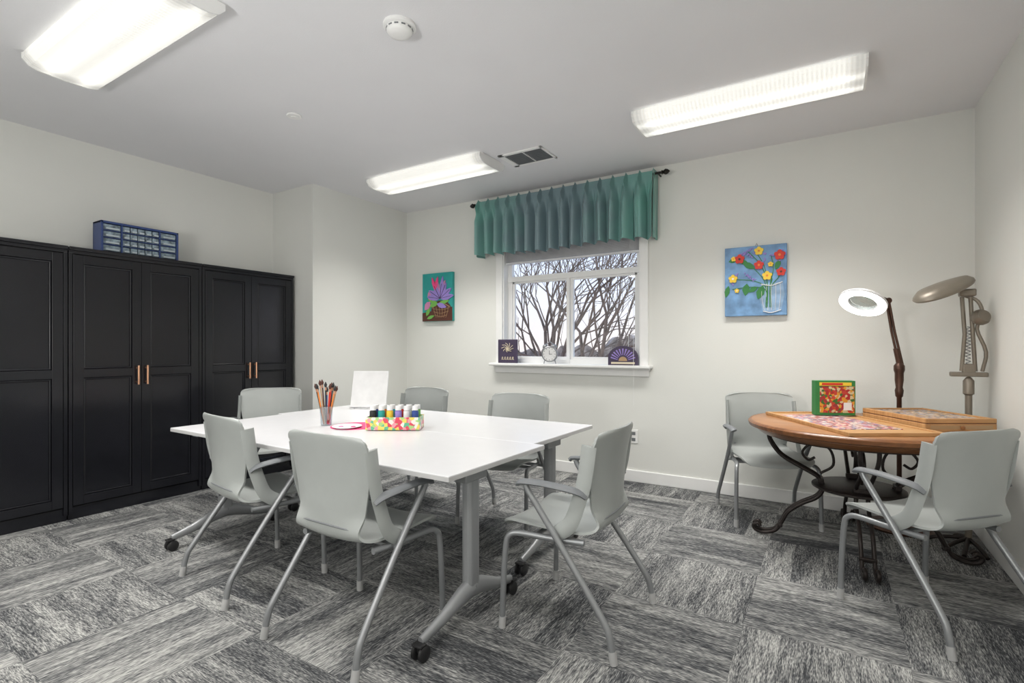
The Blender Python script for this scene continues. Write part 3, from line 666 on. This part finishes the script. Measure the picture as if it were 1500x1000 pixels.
for i in range(len(rings)-1):
    for k in range(n):
        a = i*n+k; b = i*n+(k+1) % n; F2.append((a, b, b+n, a+n))
me = bpy.data.meshes.new('head_shell'); me.from_pydata(V2, [], F2); me.update(); finish('head_shell', me, M['beige_metal'], Hd, smooth=True, split=45)
lathe('lens', [(0, -0.008), (0.07, -0.010), (0.07, -0.014), (0, -0.018)], M['clear'], Hd, (-0.07, 0, 0), None, 24)

# ------------------------------------------------------------------ paintings
def ell(cx, cz, rx, rz, ang=0, n=14):
    out = []
    for k in range(n):
        a = 2*math.pi*k/n; x, z = rx*math.cos(a), rz*math.sin(a)
        out.append((cx+x*math.cos(ang)-z*math.sin(ang), cz+x*math.sin(ang)+z*math.cos(ang)))
    return out
def leaf(cx, cz, l, w, ang):
    pts = [(0, 0), (l*.25, w*.8), (l*.55, w), (l*.85, w*.45), (l, 0), (l*.85, -w*.45), (l*.55, -w), (l*.25, -w*.8)]
    return [(cx+x*math.cos(ang)-z*math.sin(ang), cz+x*math.sin(ang)+z*math.cos(ang)) for x, z in pts]
def ribbon(pts, w):
    P = catmull([(x, 0, z) for x, z in pts], 5); L_, R_ = [], []
    for i, p_ in enumerate(P):
        t = (P[min(i+1, len(P)-1)]-P[max(i-1, 0)]).normalized(); nn = Vector((-t.z, 0, t.x))
        L_.append((p_.x+nn.x*w, p_.z+nn.z*w)); R_.append((p_.x-nn.x*w, p_.z-nn.z*w))
    out = []
    for i in range(len(P)-1): out.append([L_[i], L_[i+1], R_[i+1], R_[i]])
    return out
E = empty('floral_painting', (-0.517, YB-0.021, 1.79))
box('canvas', (0, 0, 0), (0.46, 0.04, 0.57), M['skyp'], E, 0.003)
y = -0.0205
def lay(nm, polys, c, k=1): prisms(nm, polys, y-0.0012*k, y, M[c], E)
st = []
for a, b in [((0.01, 0.23), (0.09, -0.05)), ((0.12, 0.19), (0.11, -0.05)), ((-0.11, 0.17), (0.08, -0.04)), ((-0.15, 0.02), (0.08, -0.06)), ((0.10, 0.03), (0.11, -0.06)), ((0.18, 0.05), (0.12, -0.06)), ((-0.17, -0.06), (0.08, -0.08)), ((-0.05, 0.24), (0.09, -0.02))]:
    st += ribbon([a, ((a[0]+b[0])/2+0.02, (a[1]+b[1])/2+0.02), b, (b[0]+0.0, -0.22)], 0.0028)
lay('glass_vase', [[(0.045, -0.03), (0.20, -0.02), (0.215, -0.12), (0.19, -0.245), (0.06, -0.255), (0.03, -0.13)]], 'vase', 0.5)
prisms('stems', st, y-0.0008, y, M['green'], E)
vl = []
for i in range(5): vl += ribbon([(0.055+i*0.032, -0.03), (0.05+i*0.034, -0.13), (0.07+i*0.026, -0.245)], 0.0012)
vl += ribbon([(0.045, -0.03), (0.12, -0.045), (0.20, -0.02)], 0.003)+ribbon([(0.06, -0.25), (0.12, -0.262), (0.19, -0.243)], 0.003)
lay('vase_highlights', vl, 'white', 4)
lay('leaves', [leaf(-0.06, -0.02, 0.10, 0.028, -0.5-1.2), leaf(0.0, 0.10, 0.11, 0.025, 2.6), leaf(0.06, -0.04, 0.12, 0.03, -1.9), leaf(0.15, 0.08, 0.09, 0.02, 1.2), leaf(-0.20, 0.17, 0.07, 0.018, 0.2), leaf(-0.2, -0.03, 0.10, 0.02, -1.8), leaf(0.02, -0.05, 0.08, 0.02, -2.6), leaf(-0.05, 0.15, 0.08, 0.018, 2.9)], 'green', 4)
lil = []
for sx_, sz_, an in [(0.02, 0.10, 0.9), (-0.17, -0.02, 1.2), (-0.10, 0.22, 0.5), (0.0, 0.23, -0.2), (0.17, 0.14, 0.8), (0.0, 0.0, 2.4), (-0.02, 0.2, 2.7), (0.12, 0.2, 0.3)]:
    for k in range(12):
        t = k*0.008; lil.append(ell(min(0.22, max(-0.22, sx_+math.cos(an)*t+random.uniform(-.01, .01))), min(.27, sz_+math.sin(an)*t+random.uniform(-.01, .01)), 0.006, 0.006, 0, 6))
lay('lilac_blooms', lil, 'lilac', 5)
def flower(cx, cz, r, c, cc):
    prisms('petals', [ell(cx+r*.5*math.cos(k*1.2566+.3), cz+r*.5*math.sin(k*1.2566+.3), r*.55, r*.46, k*1.2566+.3) for k in range(5)]+[ell(cx, cz, r*.6, r*.6)], y-0.013, y-0.005, M[c], E)
    prisms('flower_eye', [ell(cx, cz, r*.25, r*.25)], y-0.0142, y-0.012, M[cc], E)
for a in [(-.115, .185, .038, 'red', 'blackp'), (.18, .195, .040, 'red', 'orange'), (.03, .125, .036, 'red', 'orange'), (.190, .06, .034, 'red', 'brown'), (.03, .24, .034, 'yellow', 'orange'), (.09, .035, .036, 'yellow', 'orange'), (-.165, .025, .034, 'yellow', 'white'), (-.135, -.075, .018, 'yellow', 'white'), (.115, .125, .020, 'yellow', 'orange'), (-.16, .19, .02, 'yellow', 'orange')]:
    flower(*a)
tubes('hanger', [[(0.0, 0.005, 0.285), (0.01, 0.005, 0.31), (0.02, 0.005, 0.285)]], 0.002, M['rod'], E, 6)

E = empty('lily_painting', (-3.875, YB-0.021, 1.83))
box('canvas', (0, 0, 0), (0.45, 0.04, 0.56), M['teal'], E, 0.003)
lay('table_ground', [[(-0.224, -0.279), (0.224, -0.279), (0.224, -0.12), (0.0, -0.15), (-0.224, -0.18)]], 'brown', 1)
lay('bowl', [ell(0.06, -0.15, 0.15, 0.11)], 'brown', 1.6)
rb = ribbon([(-0.07, -0.12), (0.06, -0.07), (0.19, -0.12)], 0.004)
for i in range(6): rb += ribbon([(-0.06+i*0.045, -0.10-0.01*(i % 2)), (-0.04+i*0.04, -0.17), (-0.01+i*0.028, -0.24)], 0.0015)
for i in range(3): rb += ribbon([(-0.07+i*0.02, -0.13-i*0.04), (0.06, -0.15-i*0.04), (0.19-i*0.02, -0.13-i*0.04)], 0.0015)
lay('bowl_weave', rb, 'tan', 2)
lay('lily_leaves', [leaf(0.02, -0.08, 0.17, 0.022, a) for a in (0.2, 2.8, 3.3)]+[leaf(-0.16, -0.22, 0.12, 0.025, 1.1), leaf(-0.15, -0.25, 0.12, 0.02, 0.3), leaf(-0.02, -0.1, 0.15, 0.02, 2.4)], 'lgreen', 6)
lay('pink_petals', [leaf(0.02, 0.02, 0.2, 0.030, a) for a in (1.0, 1.7)]+[leaf(-0.1, -0.05, 0.13, 0.04, 4.0), leaf(-0.09, -0.04, 0.11, 0.03, 1.9)], 'mauve', 7)
lay('purple_petals', [leaf(0.05, -0.02, 0.20, 0.036, a) for a in (0.15, 0.6, 1.1, 2.1, 2.6, 3.0)]+[leaf(0.0, -0.08, 0.15, 0.03, -0.3), leaf(0.06, 0.0, 0.24, 0.028, 1.45)], 'lilac', 8)
lay('petal_lines', sum([ribbon([(0.05, -0.02), (0.05+0.09*math.cos(a), -0.02+0.09*math.sin(a)), (0.05+0.17*math.cos(a), -0.02+0.17*math.sin(a))], 0.0022) for a in (0.15, 0.6, 1.1, 1.45, 2.1, 2.6, 3.0)], []), 'plum', 9)
lay('red_petals', [leaf(-0.02, 0.08, 0.16, 0.020, a) for a in (1.35, 1.9)], 'pink', 10)

# ------------------------------------------------------------------ sill decor
SZ = WZ0+0.010
E = empty('decorative_word_sign', (-2.90, YB-0.045, SZ), 0.15)
box('plaque', (0, 0, 0.125), (0.22, 0.025, 0.25), M['plum'], E, 0.004)
random.seed(3)
sw = []
for k in range(9):
    a = k*0.7; sw += ribbon([(0.0, 0.14), (0.03*math.cos(a), 0.16+0.03*math.sin(a)), (0.07*math.cos(a+.5), 0.165+0.05*math.sin(a+.5))], 0.0028)
prisms('swirl_tree', sw, -0.0145, -0.0124, M['cream'], E)
lt = []
for i in range(5):
    x = -0.065+i*0.03; lt += ribbon([(x, 0.035), (x+0.004, 0.06), (x+0.012, 0.062), (x+0.012, 0.04), (x+0.02, 0.036)], 0.0024)
prisms('lettering', lt, -0.0145, -0.0124, M['cream'], E)
E = empty('twin_bell_alarm_clock', (-2.40, YB-0.045, SZ), 0.3)
R90 = (math.pi/2, 0, 0)
lathe('case', [(0, -0.025), (0.072, -0.025), (0.08, -0.02), (0.08, 0.026), (0.074, 0.03), (0.070, 0.024), (0, 0.024)], M['silver'], E, (0, 0, 0.098), R90, 32)
lathe('dial', [(0, 0.0245), (0.068, 0.0245), (0.068, 0.0255), (0, 0.0255)], M['white'], E, (0, 0, 0.098), R90, 32)
boxes('hands', [((0, -0.0265, 0.115), (0.004, 0.001, 0.04)), ((0.012, -0.0265, 0.098), (0.03, 0.001, 0.004))]+[((0.058*math.sin(k*math.pi/6), -0.0265, 0.098+0.058*math.cos(k*math.pi/6)), (0.005, 0.001, 0.008)) for k in range(12)], M['blackp'], E)
tubes('feet_and_handle', [[(-0.05, 0, 0.04), (-0.062, 0, 0.0)], [(0.05, 0, 0.04), (0.062, 0, 0.0)], [(-0.04, 0, 0.195), (0, 0, 0.225), (0.04, 0, 0.195)]], 0.005, M['silver'], E, 8)
for s_ in (-1, 1): lathe('bell', [(0.03, 0), (0.028, 0.012), (0.016, 0.023), (0, 0.027)], M['silver'], E, (s_*0.045, 0, 0.172), (0, s_*0.5, 0), 18)
E = empty('sunburst_sign', (-1.63, YB-0.05, SZ), 0.1)
prism('half_round_plaque', [(-0.14, 0), (0.14, 0)]+[(0.14*math.cos(a*math.pi/16), 0.07+0.11*math.sin(a*math.pi/16)) for a in range(17)], -0.012, 0.012, M['plum'], E)
ry = []
for k in range(11):
    a = math.pi*(k+0.5)/11; ry.append([(0.05*math.cos(a-.05), 0.045+0.05*math.sin(a-.05)), (0.115*math.cos(a-.07), 0.06+0.095*math.sin(a-.07)), (0.115*math.cos(a+.07), 0.06+0.095*math.sin(a+.07)), (0.05*math.cos(a+.05), 0.045+0.05*math.sin(a+.05))])
prisms('rays', ry, -0.0135, -0.0119, M['lilac'], E)
prisms('sun_core', [[(0.04*math.cos(a*math.pi/10), 0.04+0.04*math.sin(a*math.pi/10)) for a in range(11)]], -0.014, -0.0119, M['tan'], E)
prisms('word_strip', [[(-0.11, 0.012), (0.11, 0.012), (0.11, 0.030), (-0.11, 0.030)]], -0.014, -0.0119, M['cream'], E)

for ox, oz in [(-1.545, 0.42), (-3.36, 0.42)]:
    E = empty('wall_outlet', (ox, YB, oz))
    box('plate', (0, -0.004, 0), (0.08, 0.008, 0.125), M['trim'], E, 0.003)
    boxes('sockets', [((0, -0.009, 0.028), (0.035, 0.003, 0.03)), ((0, -0.009, -0.028), (0.035, 0.003, 0.03))], M['chair_dk'], E, 0.001)

# ------------------------------------------------------------------ camera
cam = bpy.data.cameras.new('Camera'); co = bpy.data.objects.new('Camera', cam); scene.collection.objects.link(co)
cam.sensor_width = 36.0; cam.lens = 18.0; cam.clip_start = 0.05; cam.clip_end = 200
cam.shift_y = 8/1500
co.location = (0, 0, 1.25); co.rotation_euler = (math.pi/2, 0, math.radians(31.8))
scene.camera = co
